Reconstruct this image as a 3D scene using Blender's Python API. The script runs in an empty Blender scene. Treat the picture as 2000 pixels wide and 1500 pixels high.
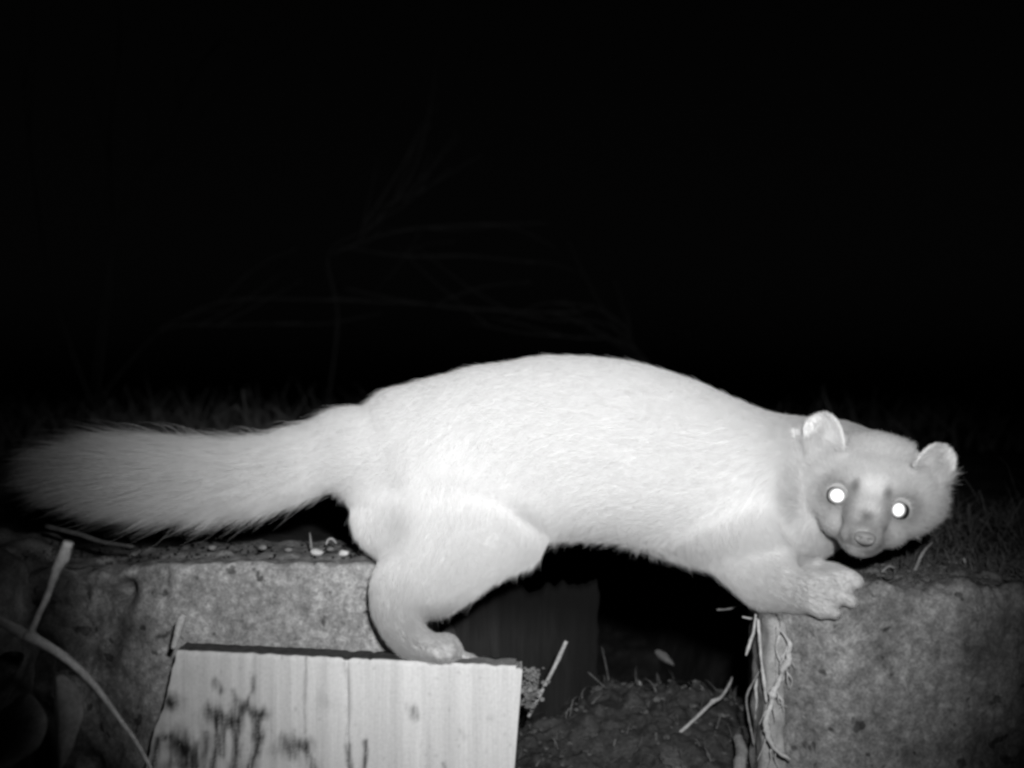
import bpy, bmesh, math, random
import numpy as np
from mathutils import Vector, noise, kdtree
from mathutils.bvhtree import BVHTree

random.seed(7)
rng = np.random.default_rng(7)
SC = bpy.context.scene
COL = SC.collection

# ------------------------------------------------------------------ camera, world, light, exposure
F = 2144.0                      # focal length in photo pixels (2000 px wide frame)
cam_d = bpy.data.cameras.new('trail_camera')
cam_d.sensor_width = 36.0
cam_d.lens = 36.0 * F / 2000.0
cam_d.clip_start = 0.01
cam_d.clip_end = 400.0
cam_d.dof.use_dof = True
cam_d.dof.focus_distance = 0.65
cam_d.dof.aperture_fstop = 7.0
cam = bpy.data.objects.new('trail_camera', cam_d)
cam.rotation_euler = (math.pi / 2, 0, 0)
COL.objects.link(cam)
SC.camera = cam

world = bpy.data.worlds.new("World")
SC.world = world
world.use_nodes = True
wn = world.node_tree
wn.nodes.clear()
wo = wn.nodes.new('ShaderNodeOutputWorld')
wb = wn.nodes.new('ShaderNodeBackground')
bw = wn.nodes.new('ShaderNodeRGBToBW')
sky = wn.nodes.new('ShaderNodeTexSky')
sky.sky_type = 'NISHITA'
sky.sun_disc = False
sky.sun_elevation = math.radians(1.0)
sky.sun_rotation = math.radians(180)
wn.links.new(sky.outputs[0], bw.inputs[0])
wn.links.new(bw.outputs[0], wb.inputs['Color'])
wb.inputs['Strength'].default_value = 0.0008
wn.links.new(wb.outputs[0], wo.inputs['Surface'])

# the only light of the night picture: the infrared flash built into the trail camera, above and beside its lens
flash_d = bpy.data.lights.new('infrared_flash', 'SPOT')
flash_d.energy = 33.5
flash_d.color = (1, 1, 1)
flash_d.spot_size = math.radians(56)
flash_d.spot_blend = 1.0
flash_d.shadow_soft_size = 0.012
flash = bpy.data.objects.new('infrared_flash', flash_d)
flash.location = (0.045, -0.01, 0.08)
COL.objects.link(flash)
_t = Vector((0.020, 0.68, -0.022)) - flash.location
flash.rotation_euler = _t.to_track_quat('-Z', 'Y').to_euler()

vs = SC.view_settings
SC.display_settings.display_device = 'sRGB'
vs.view_transform = 'Standard'
vs.look = 'None'
vs.exposure = 0.0
vs.gamma = 1.0
vs.use_curve_mapping = False
SC.render.engine = 'CYCLES'
SC.cycles.use_denoising = True
SC.cycles.max_bounces = 8
SC.cycles.diffuse_bounces = 6
SC.cycles.transmission_bounces = 8
SC.cycles.filter_width = 3.0
try:
    SC.cycles_curves.shape = 'RIBBONS'
    SC.cycles_curves.subdivisions = 2
except Exception:
    pass


# ------------------------------------------------------------------ helpers
def P(x, y, Y):
    """world point that lies Y metres in front of the camera plane"""
    return Vector(((x - 1000.0) / F * Y, Y, -(y - 750.0) / F * Y))


def mk(name, verts, faces, mat=None, parent=None, smooth=True):
    me = bpy.data.meshes.new(name)
    me.from_pydata([tuple(v) for v in verts], [], [tuple(f) for f in faces])
    me.update()
    if smooth:
        me.polygons.foreach_set('use_smooth', [True] * len(me.polygons))
    o = bpy.data.objects.new(name, me)
    COL.objects.link(o)
    if mat:
        me.materials.append(mat)
    if parent:
        o.parent = parent
        o.matrix_parent_inverse = parent.matrix_world.inverted()
    return o


def tag(o, label=None, cat=None, group=None, kind=None):
    if label: o['label'] = label
    if cat: o['category'] = cat
    if group: o['group'] = group
    if kind: o['kind'] = kind
    return o


def empty(name, loc):
    o = bpy.data.objects.new(name, None)
    o.location = loc
    o.empty_display_size = 0.02
    COL.objects.link(o)
    bpy.context.view_layer.update()
    return o


def ntree(name):
    m = bpy.data.materials.new(name)
    m.use_nodes = True
    t = m.node_tree
    t.nodes.clear()
    out = t.nodes.new('ShaderNodeOutputMaterial')
    b = t.nodes.new('ShaderNodeBsdfPrincipled')
    t.links.new(b.outputs[0], out.inputs['Surface'])
    return m, t, b


def nz(t, scale, detail=5, rough=0.6, dist=0.0, vec=None):
    n = t.nodes.new('ShaderNodeTexNoise')
    n.inputs['Scale'].default_value = scale
    n.inputs['Detail'].default_value = detail
    n.inputs['Roughness'].default_value = rough
    n.inputs['Distortion'].default_value = dist
    if vec is not None:
        t.links.new(vec, n.inputs['Vector'])
    return n.outputs['Fac']


def mathn(t, op, a, b=None, clamp=False):
    n = t.nodes.new('ShaderNodeMath')
    n.operation = op
    n.use_clamp = clamp
    for i, v in enumerate((a, b)):
        if v is None: continue
        if isinstance(v, (int, float)): n.inputs[i].default_value = v
        else: t.links.new(v, n.inputs[i])
    return n.outputs[0]


def mapr(t, v, a, b, c, d):
    n = t.nodes.new('ShaderNodeMapRange')
    n.inputs[1].default_value = a; n.inputs[2].default_value = b
    n.inputs[3].default_value = c; n.inputs[4].default_value = d
    t.links.new(v, n.inputs[0])
    return n.outputs[0]


def setcol(t, b, val, rough=0.9, spec=0.2):
    t.links.new(val, b.inputs['Base Color'])
    b.inputs['Roughness'].default_value = rough
    b.inputs['Specular IOR Level'].default_value = spec


def bump(t, b, h, strength, dist):
    n = t.nodes.new('ShaderNodeBump')
    n.inputs['Strength'].default_value = strength
    n.inputs['Distance'].default_value = dist
    t.links.new(h, n.inputs['Height'])
    t.links.new(n.outputs[0], b.inputs['Normal'])


def grey_mat(name, base, var=0.35, s1=60, s2=600, rough=0.9, spec=0.2, bs=0.4, bd=0.001, attr=None):
    """mottled matt material; attr = vertex attribute multiplied in (stains, dirt, painted shade)"""
    m, t, b = ntree(name)
    co = t.nodes.new('ShaderNodeTexCoord').outputs['Object']
    a = nz(t, s1, 6, 0.65, 0.3, co)
    c = nz(t, s2, 3, 0.6, 0, co)
    k = mathn(t, 'MULTIPLY', mapr(t, a, 0.3, 0.7, 1 - var, 1 + var), mapr(t, c, 0.3, 0.7, 1 - var * .7, 1 + var * .7))
    k = mathn(t, 'MULTIPLY', k, base)
    if attr:
        an = t.nodes.new('ShaderNodeAttribute')
        an.attribute_name = attr
        k = mathn(t, 'MULTIPLY', k, an.outputs['Fac'])
    setcol(t, b, k, rough, spec)
    bump(t, b, mathn(t, 'ADD', a, mathn(t, 'MULTIPLY', c, 0.4)), bs, bd)
    return m


def concrete_mat(name, base):
    m, t, b = ntree(name)
    co = t.nodes.new('ShaderNodeTexCoord').outputs['Object']
    broad = nz(t, 20, 5, 0.6, 0.4, co)
    mid = nz(t, 110, 6, 0.7, 0.2, co)
    fine = nz(t, 620, 4, 0.6, 0, co)
    v = t.nodes.new('ShaderNodeTexVoronoi')
    v.inputs['Scale'].default_value = 210
    t.links.new(co, v.inputs['Vector'])
    pits = mapr(t, nz(t, 95, 2, 0.5, 0, co), 0.64, 0.69, 1.0, 0.35)
    grit = mapr(t, v.outputs['Distance'], 0.1, 0.7, 1.22, 0.82)
    k = mapr(t, broad, 0.3, 0.7, 0.6, 1.35)
    for x in (mapr(t, mid, 0.3, 0.7, 0.6, 1.4), mapr(t, fine, 0.3, 0.7, 0.62, 1.38), grit, pits, base):
        k = mathn(t, 'MULTIPLY', k, x)
    an = t.nodes.new('ShaderNodeAttribute')
    an.attribute_name = 'wear_shade'
    k = mathn(t, 'MULTIPLY', k, an.outputs['Fac'])
    setcol(t, b, k, 0.95, 0.15)
    h = mathn(t, 'ADD', mid, mathn(t, 'MULTIPLY', fine, 0.35))
    h = mathn(t, 'ADD', h, mathn(t, 'MULTIPLY', pits, 0.5))
    bump(t, b, h, 0.8, 0.0016)
    return m


def set_attr(o, name, vals):
    a = o.data.attributes.new(name, 'FLOAT', 'POINT')
    a.data.foreach_set('value', np.asarray(vals, dtype=np.float32))


def fbm(p, s, o=4):
    return noise.fractal(Vector(p) * s, 1.0, 2.1, o)


def tube(pts, radii, sides=8, wob=0.12, seed=0):
    """tapered twig through the points; returns verts, faces"""
    P_ = [Vector(p) for p in pts]
    # Catmull-Rom resample
    Q, R = [], []
    n = len(P_)
    for i in range(n - 1):
        p0, p1, p2, p3 = P_[max(i - 1, 0)], P_[i], P_[i + 1], P_[min(i + 2, n - 1)]
        for k in range(4):
            u = k / 4
            Q.append(0.5 * ((2 * p1) + (p2 - p0) * u + (2 * p0 - 5 * p1 + 4 * p2 - p3) * u * u + (3 * p1 - p0 - 3 * p2 + p3) * u ** 3))
            R.append(radii[i] * (1 - u) + radii[i + 1] * u)
    Q.append(P_[-1]); R.append(radii[-1])
    V, Fc = [], []
    up = Vector((0.13, 0.95, 0.3)).normalized()
    for i, q in enumerate(Q):
        d = (Q[min(i + 1, len(Q) - 1)] - Q[max(i - 1, 0)])
        if d.length < 1e-9: d = Vector((0, 0, 1))
        d.normalize()
        a = d.cross(up)
        if a.length < 1e-3: a = d.cross(Vector((1, 0, 0)))
        a.normalize(); b = d.cross(a).normalized()
        for s in range(sides):
            th = 2 * math.pi * s / sides
            r = R[i] * (1 + wob * noise.noise(Vector((i * 0.7 + seed * 3.1, math.cos(th) * 1.3, math.sin(th) * 1.3))) * 2)
            V.append(q + (a * math.cos(th) + b * math.sin(th)) * r)
    for i in range(len(Q) - 1):
        for s in range(sides):
            s2 = (s + 1) % sides
            Fc.append((i * sides + s, i * sides + s2, (i + 1) * sides + s2, (i + 1) * sides + s))
    Fc.append(tuple(range(sides - 1, -1, -1)))
    Fc.append(tuple((len(Q) - 1) * sides + s for s in range(sides)))
    return V, Fc


class Acc:
    def __init__(s): s.V, s.F = [], []
    def add(s, vf):
        v, f = vf
        k = len(s.V)
        s.V += v
        s.F += [tuple(i + k for i in q) for q in f]
        return s


def px_m(px, Y): return px / F * Y


# ------------------------------------------------------------------ materials
M_conc_l = concrete_mat('concrete_pale', 0.26)
M_conc_r = concrete_mat('concrete_grey', 0.19)
M_dark_stone = grey_mat('mossy_stone', 0.12, 0.5, 40, 500, attr='wear_shade')
M_slab = grey_mat('pale_stone', 0.27, 0.3, 90, 700)
M_soil = grey_mat('dark_soil', 0.036, 0.6, 50, 400, bs=0.8, bd=0.003)
M_clod = grey_mat('soil_clod', 0.07, 0.7, 120, 700, bs=0.8, bd=0.002)
M_twig = grey_mat('dry_twig', 0.30, 0.35, 150, 900)
M_twig_dim = grey_mat('brown_twig', 0.19, 0.4, 150, 900)
M_root = grey_mat('pale_root', 0.40, 0.3, 200, 900)
M_grass = grey_mat('dry_grass', 0.12, 0.5, 20, 300)
M_grass_near = grey_mat('matted_grass', 0.06, 0.5, 60, 300)
M_branch = grey_mat('bare_branch', 0.07, 0.3, 30, 300)
M_moss = grey_mat('moss', 0.13, 0.5, 200, 900)
M_leaf = grey_mat('dead_leaf', 0.11, 0.4, 70, 500)
M_leaf_pale = grey_mat('pale_dead_leaf', 0.26, 0.35, 70, 500)
M_conc_pebble = grey_mat('dull_pebble', 0.17, 0.4, 150, 900)
M_pebble = grey_mat('pale_pebble', 0.5, 0.3, 150, 900)

# ------------------------------------------------------------------ terrain
def ground_h(x, y):
    up = -0.125 + 0.012 * fbm((x, y, 0), 6, 3)
    if y > 2.5: up += min((y - 2.5) * 0.004, 0.05) + 0.05 * fbm((x, y, 3), 0.5, 3)
    low = -0.262 + 0.012 * fbm((x, y, 1.7), 12, 4)
    # mound of soil in the gap
    mx, my = x - 0.10, y - 0.79
    low += 0.036 * math.exp(-(mx / 0.10) ** 2 - (my / 0.085) ** 2)
    low += 0.007 * abs(fbm((x, y, 4.0), 55, 5)) + 0.006 * max(0, noise.noise(Vector((x, y, 9)) * 90))
    # the ledge behind the blocks, cut by a ditch in the middle
    e = min(max((y - 0.76) / 0.05, 0), 1); e = e * e * (3 - 2 * e)
    cx = abs(x - 0.10) / 0.13
    cut = 1 - min(max((cx - 0.75) / 0.5, 0), 1)
    cut *= 1 - min(max((y - 1.7) / 0.5, 0), 1)
    lowd = low - 0.12 * min(max((y - 0.9) / 0.4, 0), 1)
    e2 = e * (1 - cut)
    return lowd * (1 - e2) + up * e2


def build_ground():
    xs = np.concatenate([-np.geomspace(60, 0.9, 22), np.linspace(-0.85, -0.02, 60), np.linspace(-0.017, 0.235, 130), np.linspace(0.25, 0.85, 44), np.geomspace(0.9, 60, 22)])
    ys = np.concatenate([np.linspace(-1.5, 0.25, 10), np.linspace(0.3, 0.60, 14), np.linspace(0.603, 0.93, 170), np.linspace(0.94, 1.9, 76), np.geomspace(1.95, 120, 45)])
    V = [(x, y, ground_h(x, y)) for y in ys for x in xs]
    nx = len(xs)
    Fc = [(j * nx + i, j * nx + i + 1, (j + 1) * nx + i + 1, (j + 1) * nx + i) for j in range(len(ys) - 1) for i in range(nx - 1)]
    tag(mk('ground', V, Fc, M_soil), kind='structure')


build_ground()


# ------------------------------------------------------------------ blocks: dense box, worn edges, noise
def rough_box(name, fn, nx, ny, nz_, mat, wear_shade=None, parent=None):
    """fn(u,v,w) in [0,1]^3 -> world point; surface grid of a box"""
    idx, V, Fc = {}, [], []

    def vid(i, j, k):
        key = (i, j, k)
        if key not in idx:
            idx[key] = len(V)
            V.append(fn(i / nx, j / ny, k / nz_))
        return idx[key]
    for i in range(nx):
        for j in range(ny):
            for k, fl in ((0, 1), (nz_, 0)):
                q = [vid(i, j, k), vid(i + 1, j, k), vid(i + 1, j + 1, k), vid(i, j + 1, k)]
                Fc.append(q[::-1] if fl else q)
    for i in range(nx):
        for k in range(nz_):
            for j, fl in ((0, 0), (ny, 1)):
                q = [vid(i, j, k), vid(i + 1, j, k), vid(i + 1, j, k + 1), vid(i, j, k + 1)]
                Fc.append(q[::-1] if fl else q)
    for j in range(ny):
        for k in range(nz_):
            for i, fl in ((0, 1), (nx, 0)):
                q = [vid(i, j, k), vid(i, j + 1, k), vid(i, j + 1, k + 1), vid(i, j, k + 1)]
                Fc.append(q[::-1] if fl else q)
    o = mk(name, V, Fc, mat, parent)
    if wear_shade:
        set_attr(o, 'wear_shade', [wear_shade(v) for v in V])
    return o


def rounded(u, v, w, size, r, nfreq=30, namp=0.0015, seed=0.0):
    """local box point (centre 0) rounded with radius r and roughened"""
    p = Vector(((u - .5) * size[0], (v - .5) * size[1], (w - .5) * size[2]))
    rr = r * (1 + 0.9 * noise.noise(p * 22 + Vector((seed, 0, 0))))
    rr = max(rr, 0.0008)
    c = Vector([max(-size[i] / 2 + rr, min(size[i] / 2 - rr, p[i])) for i in range(3)])
    d = p - c
    if d.length > 1e-9: p = c + d.normalized() * min(d.length, rr)
    n = fbm(p + Vector((seed, seed, 0)), nfreq, 4)
    dirn = Vector((p.x / size[0], p.y / size[1], p.z / size[2]))
    if dirn.length > 1e-6: dirn.normalize()
    return p + dirn * n * namp


def topx(p):
    return 1000 + p[0] / p[1] * F, 750 - p[2] / p[1] * F


def gauss(x, y, cx, cy, sx, sy=None):
    sy = sy or sx
    return math.exp(-((x - cx) / sx) ** 2 - ((y - cy) / sy) ** 2)


# left block ------------------------------------------------------
LY = 0.690
lz = -(352 / F) * LY
L_x0, L_x1 = P(-60, 0, LY).x, P(835, 0, LY).x
L_size = (L_x1 - L_x0, 0.105, 0.20)
L_c = Vector(((L_x0 + L_x1) / 2, LY + L_size[1] / 2, lz - L_size[2] / 2))


def left_fn(u, v, w):
    p = rounded(u, v, w, L_size, 0.003, 40, 0.0022, 3.0) + L_c
    x, y = 1000 + p.x / LY * F, 750 - p.z / LY * F
    # worn, broken left upper corner
    t = max(0, min(1, (345 - x) / 225)); t = t * t * (3 - 2 * t)
    front = 1 - v
    p.y += 0.028 * t ** 1.3 * front 
    top = max(0, min(1, (1230 - y) / 130))
    p.z -= 0.012 * t * top * (0.8 + 0.6 * noise.noise(p * 45))
    # hollow and lumps on the broken corner
    g = gauss(x, y, 232, 1160, 26, 22)
    p.y += 0.016 * g * front
    p.y -= 0.004 * (gauss(x, y, 262, 1185, 20, 30) + gauss(x, y, 215, 1120, 26, 12)) * front
    p.y += (0.004 * max(0, noise.noise(p * 70)) + 0.007 * t * abs(fbm(p, 32, 4))) * front * (0.35 + t)
    # a shallow step where the face meets the worn corner
    p.y += 0.0035 * gauss(x, y, 322, 1130, 9, 60) * front
    p.z += 0.0022 * fbm((p.x, p.y, 9), 60, 3) * w
    return p


def left_wear_shade(p):
    x, y = topx(p)
    k = 1.0
    if p[1] > LY + 0.004 and p[2] > lz - 0.006:      # silt on the top
        k = 0.75
    n = 0.5 + 0.5 * fbm(p, 28, 4)
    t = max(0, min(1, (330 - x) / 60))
    k *= 1 - 0.5 * t * (1.1 - 1.5 * (n - .35))  # left part darkened: its fall into shadow put into the colour
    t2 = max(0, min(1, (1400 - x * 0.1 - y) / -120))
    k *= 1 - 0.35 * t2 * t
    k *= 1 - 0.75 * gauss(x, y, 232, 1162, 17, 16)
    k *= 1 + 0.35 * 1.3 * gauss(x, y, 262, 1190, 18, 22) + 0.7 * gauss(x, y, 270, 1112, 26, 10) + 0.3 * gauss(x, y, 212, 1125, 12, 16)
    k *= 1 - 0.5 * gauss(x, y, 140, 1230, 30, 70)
    k *= 1 - 0.7 * max(0, min(1, (150 + 20 * n - x) / 50))  # far left end fades dark: more painted shadow
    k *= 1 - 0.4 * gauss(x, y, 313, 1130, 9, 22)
    return max(k, 0.05)


o = rough_box('concrete_block', left_fn, 190, 34, 66, M_conc_l, left_wear_shade)
tag(o, 'pale gritty concrete block with a broken corner, behind the wooden board', 'concrete block', 'concrete blocks of the ledge')

# dark stone at the far left ----------------------------------------
S_c = P(-112, 1266, 0.748); S_size = (0.145, 0.13, 0.145)
def dark_fn(u, v, w):
    p = rounded(u, v, w, S_size, 0.018, 24, 0.008, 9.0) + S_c
    p.z += 0.006 * fbm((p.x, p.y, 2), 30, 3)
    return p
o = rough_box('stone', dark_fn, 50, 40, 50, M_dark_stone, lambda p: 0.75 + 0.6 * fbm(p, 30, 4))
tag(o, 'dark rough stone beside the broken corner of the concrete block, behind the forked twig', 'stone')

# right block -----------------------------------------------------
RY = 0.648
rz = -(398 / F) * RY
R_x0, R_x1 = P(1541, 0, RY).x, P(2330, 0, RY).x
R_size = (R_x1 - R_x0, 0.115, 0.20)
R_c = Vector(((R_x0 + R_x1) / 2, RY + R_size[1] / 2, rz - R_size[2] / 2))


def right_fn(u, v, w):
    p = rounded(u, v, w, R_size, 0.006, 40, 0.0025, 14.0) + R_c
    x, y = 1000 + p.x / RY * F, 750 - p.z / RY * F
    front = 1 - v
    # left part of the face turns back behind a blunt corner near the paws
    t = max(0, min(1, (1655 - x) / 110))
    p.y += 0.020 * t ** 1.2 * front
    # worn top corner that slopes to the front left
    s = max(0, min(1, (1730 - x) / 160))
    s = s * s * (3 - 2 * s)
    f = max(0, 1 - v / 0.45)
    top = max(0, min(1, (1290 - y) / 140))
    p.z -= 0.0155 * s * f * top
    # right part of the face falls back a little
    r = max(0, (x - 1880) / 300)
    p.y += 0.03 * r * front
    p.z += (0.004 * fbm((p.x, p.y, 5), 50, 4) + .002 * fbm((p.x, p.y, 8), 160, 3)) * w
    p.y += 0.0016 * fbm((p.x, p.z, 5), 90, 3) * front
    # small chips
    for cx, cy, sx, sy, dp in ((1585, 1320, 9, 6, .004), (1671, 1372, 12, 5, .005), (1625, 1312, 4, 8, .003), (1700, 1265, 8, 4, .003), (1780, 1340, 5, 5, .003), (1590, 1450, 7, 10, .003)):
        p.y += dp * gauss(x, y, cx, cy, sx, sy) * front
    return p


def right_wear_light(p):
    x, y = topx(p)
    n = fbm(p, 26, 4)
    k = 1.0 + 0.25 * n
    k *= 1 + 0.42 * gauss(x, y, 1652, 1300, 26, 85) + 0.3 * gauss(x, y, 1615, 1480, 12, 90) + 0.15 * gauss(x, y, 1720, 1320, 60, 60)  # brighter around the blunt corner: flash light painted in
    for cx, cy, s, a in ((1766, 1318, 7, .8), (1752, 1340, 6, .35), (1851, 1228, 9, .45), (1925, 1218, 14, .4), (1740, 1480, 8, .3)):
        k *= 1 + a * gauss(x, y, cx, cy, s)
    k *= 1 - 0.4 * gauss(x, y, 1672, 1370, 13, 6) - 0.35 * gauss(x, y, 1584, 1322, 10, 7)
    k *= 1 - 0.3 * gauss(x, y, 1920, 1265, 50, 50)
    k *= 1 - 0.45 * max(0, min(1, (x - 1880) / 160)) * (0.9 + 0.5 * n)  # right end darkened: flash falloff put into the colour
    if p[1] > RY + 0.012 and p[2] > rz - 0.004: k *= 0.85
    return max(k, 0.05)


o = rough_box('concrete_block', right_fn, 170, 36, 66, M_conc_r, right_wear_light)
tag(o, 'grey pitted concrete block that the marten rests its front paws on', 'concrete block', 'concrete blocks of the ledge')

# narrow slab against the right block ------------------------------
SlY = 0.664
c0, c1 = P(1488, 0, SlY).x, P(1541, 0, SlY).x
Sl_size = (c1 - c0, 0.035, 0.13)
Sl_c = Vector(((c0 + c1) / 2, SlY + 0.0175, P(0, 1213, SlY).z - 0.065))
def slab_fn(u, v, w):
    p = rounded(u, v, w, Sl_size, 0.003, 60, 0.003, 21.0) + Sl_c
    x, y = topx(p)
    if u > 0.5: p.x -= 0.0016 * gauss(x, y, 1545, 1360, 40, 60)
    if u < 0.5: p.x += 0.0035 * (1 - (1 - w)) * max(0, (w - .4)) * 2
    return p
o = rough_box('stone_slab', slab_fn, 16, 10, 50, M_slab)
tag(o, 'narrow pale upright stone slab with roots hanging over it, set against the block', 'stone slab')

# ------------------------------------------------------------------ wooden board
BY = 0.652
BT = 0.0205


def wood_mat():
    m, t, b = ntree('bleached_wood')
    co = t.nodes.new('ShaderNodeTexCoord').outputs['Object']
    mp = t.nodes.new('ShaderNodeMapping')
    mp.inputs['Scale'].default_value = (1, 1, 0.035)
    t.links.new(co, mp.inputs['Vector'])
    g1 = nz(t, 110, 5, 0.6, 0.1, mp.outputs[0])
    g2 = nz(t, 900, 3, 0.6, 0, mp.outputs[0])
    an = t.nodes.new('ShaderNodeAttribute'); an.attribute_name = 'stain'
    k = mathn(t, 'MULTIPLY', mapr(t, g1, 0.3, 0.7, 0.90, 1.08), mapr(t, g2, 0.3, 0.7, 0.95, 1.05))
    k = mathn(t, 'MULTIPLY', k, mapr(t, nz(t, 500, 3, 0.7, 0, co), 0.3, 0.7, 0.92, 1.08))
    k = mathn(t, 'MULTIPLY', k, an.outputs['Fac'])
    setcol(t, b, k, 0.85, 0.2)
    bump(t, b, mathn(t, 'ADD', g1, mathn(t, 'MULTIPLY', g2, 0.5)), 0.5, 0.0008)
    return m


M_wood = wood_mat()
STAINS = [  # x0,y0,x1,y1,width,strength
    (332, 1370, 336, 1374, 10, .8), (300, 1378, 304, 1390, 9, .6), (350, 1450, 362, 1466, 14, .95), (365, 1462, 378, 1474, 10, .5),
    (326, 1440, 332, 1438, 5, .6), (310, 1445, 296, 1500, 7, .7), (412, 1392, 424, 1400, 12, .6), (440, 1402, 446, 1410, 8, .6),
    (422, 1395, 416, 1500, 6, .55), (437, 1415, 430, 1470, 5, .5), (400, 1430, 398, 1500, 4, .4), (462, 1370, 452, 1500, 5, .55),
    (497, 1325, 478, 1380, 5, .45), (478, 1375, 464, 1410, 6, .5), (464, 1410, 460, 1500, 5, .55), (492, 1392, 514, 1396, 8, .6),
    (503, 1396, 500, 1440, 9, .6), (503, 1440, 488, 1500, 6, .65), (420, 1332, 434, 1350, 5, .4), (456, 1350, 460, 1362, 4, .35),
    (548, 1462, 575, 1468, 12, .4), (575, 1450, 596, 1460, 10, .45), (596, 1460, 612, 1500, 7, .5), (560, 1440, 568, 1452, 8, .3),
    (718, 1448, 713, 1500, 3.6, .75), (680, 1460, 682, 1500, 4.5, .5), (805, 1388, 808, 1400, 6, .35), (598, 1285, 594, 1430, 2.2, .28),
    (676, 1293, 680, 1500, 3, .22), (866, 1490, 868, 1500, 3, .4), (630, 1365, 636, 1372, 9, .12), (340, 1490, 380, 1500, 8, .5),
    (372, 1480, 378, 1500, 5, .55), (900, 1430, 906, 1440, 4, .12), (960, 1400, 962, 1404, 4, .12)]
ST = np.array(STAINS)


def stain(x, y):
    xw = x + 7 * noise.noise(Vector((x * .03, y * .012, 0))) + 2 * noise.noise(Vector((x * .2, y * .05, 4)))
    yw = y + 6 * noise.noise(Vector((x * .05, y * .03, 7)))
    dx, dy = ST[:, 2] - ST[:, 0], ST[:, 3] - ST[:, 1]
    L2 = dx * dx + dy * dy
    u = np.clip(((xw - ST[:, 0]) * dx + (yw - ST[:, 1]) * dy) / L2, 0, 1)
    d = np.hypot(xw - ST[:, 0] - u * dx, yw - ST[:, 1] - u * dy)
    k = float(np.prod(1 - np.minimum(.97, ST[:, 5] * 1.5 * (.82 + .6 * noise.noise(Vector((x * .22, y * .03, 51))) + .35 * noise.noise(Vector((x * .3, y * .25, 52))))) * np.exp(-(d / (ST[:, 4] * (1.45 + .8 * noise.noise(Vector((x * .09, y * .035, 21)))))) ** 2)))
    t = max(0, min(1, (420 - x) / 120))
    k *= 1 - 0.18 * t * (1 + 1.2 * noise.noise(Vector((x * .03, y * .03, 2))))
    # broad streaks
    if x < 430:
        b_ = noise.noise(Vector((x * .06, y * .012, 31))) + .5 * noise.noise(Vector((x * .16, y * .05, 33)))
        k *= 1 - .55 * max(0, min(1, (y - 1400) / 60)) * max(0, min(1, (430 - x) / 60)) * max(0, min(1, b_ * 2.2 + .25))
    k *= 1 - .30 * max(0, noise.noise(Vector((x * .11, y * .10, 41))) - .42) * 2
    k *= 1 + 0.13 * noise.noise(Vector((x * .045, y * .002, 11))) + 0.07 * noise.noise(Vector((x * .13, y * .003, 5)))
    # plank tone steps
    k *= 0.97 if 598 < x < 676 else (0.90 if x < 598 else 1.03)
    return k


def board():
    nx, nz_, nt = 280, 120, 6
    def left(y): return 345 - 50 * ((y - 1270) / 230.0) - (10 if y > 1380 else 0) * min(1, (y - 1380) / 40) + 3 * noise.noise(Vector((y * .05, 0, 0)))
    def right(y): return 1021 - 16 * ((y - 1300) / 200.0)
    def fn(u, v, w):
        yt0 = 1271 + 31 * u
        yb = 1640
        y = yt0 + (yb - yt0) * (1 - w)
        x = left(y) * (1 - u) + right(y) * u
        p = P(x, y, BY)
        # corner rounding, notches along the sawn top edge
        if w > 0.995:
            p.z += 0.0006 * noise.noise(Vector((x * .06, 0, v * 3))) - 0.0016 * gauss(x, 0, 676, 0, 7) - 0.0009 * gauss(x, 0, 722, 0, 4) - 0.0008 * gauss(x, 0, 965, 0, 9)
        if v == 0 and w > 0.985: p.y += 0.0006
        if w > 0.99 and u > 0.985: p.z -= 0.0015; p.x -= 0.0012
        p.y += BT * v
        if v > 0:                    # keep the sides parallel instead of fanning out
            p.y += 0
        p.y += 0.0007 * noise.noise(Vector((x * .05, y * .004, 3))) + 0.0012 * gauss(x, 0, 678, 0, 2.5) * (v == 0) + 0.0006 * gauss(x, 0, 596, 0, 2) * (v == 0)
        return p
    o = rough_box('wooden_board', fn, nx, nt, nz_, M_wood)
    vals = []
    for v in o.data.vertices:
        c = v.co
        x, y = 1000 + c.x / BY * F, 750 - c.z / BY * F
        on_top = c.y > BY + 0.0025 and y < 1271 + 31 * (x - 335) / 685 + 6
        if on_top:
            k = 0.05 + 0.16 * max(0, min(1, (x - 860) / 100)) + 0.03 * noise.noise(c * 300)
        else:
            k = 0.50 * stain(x, y)
        vals.append(max(k, 0.008))
    set_attr(o, 'stain', vals)
    tag(o, 'bleached wooden board with dark knots and stains that the hind paw stands on', 'wooden board')


board()

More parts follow.
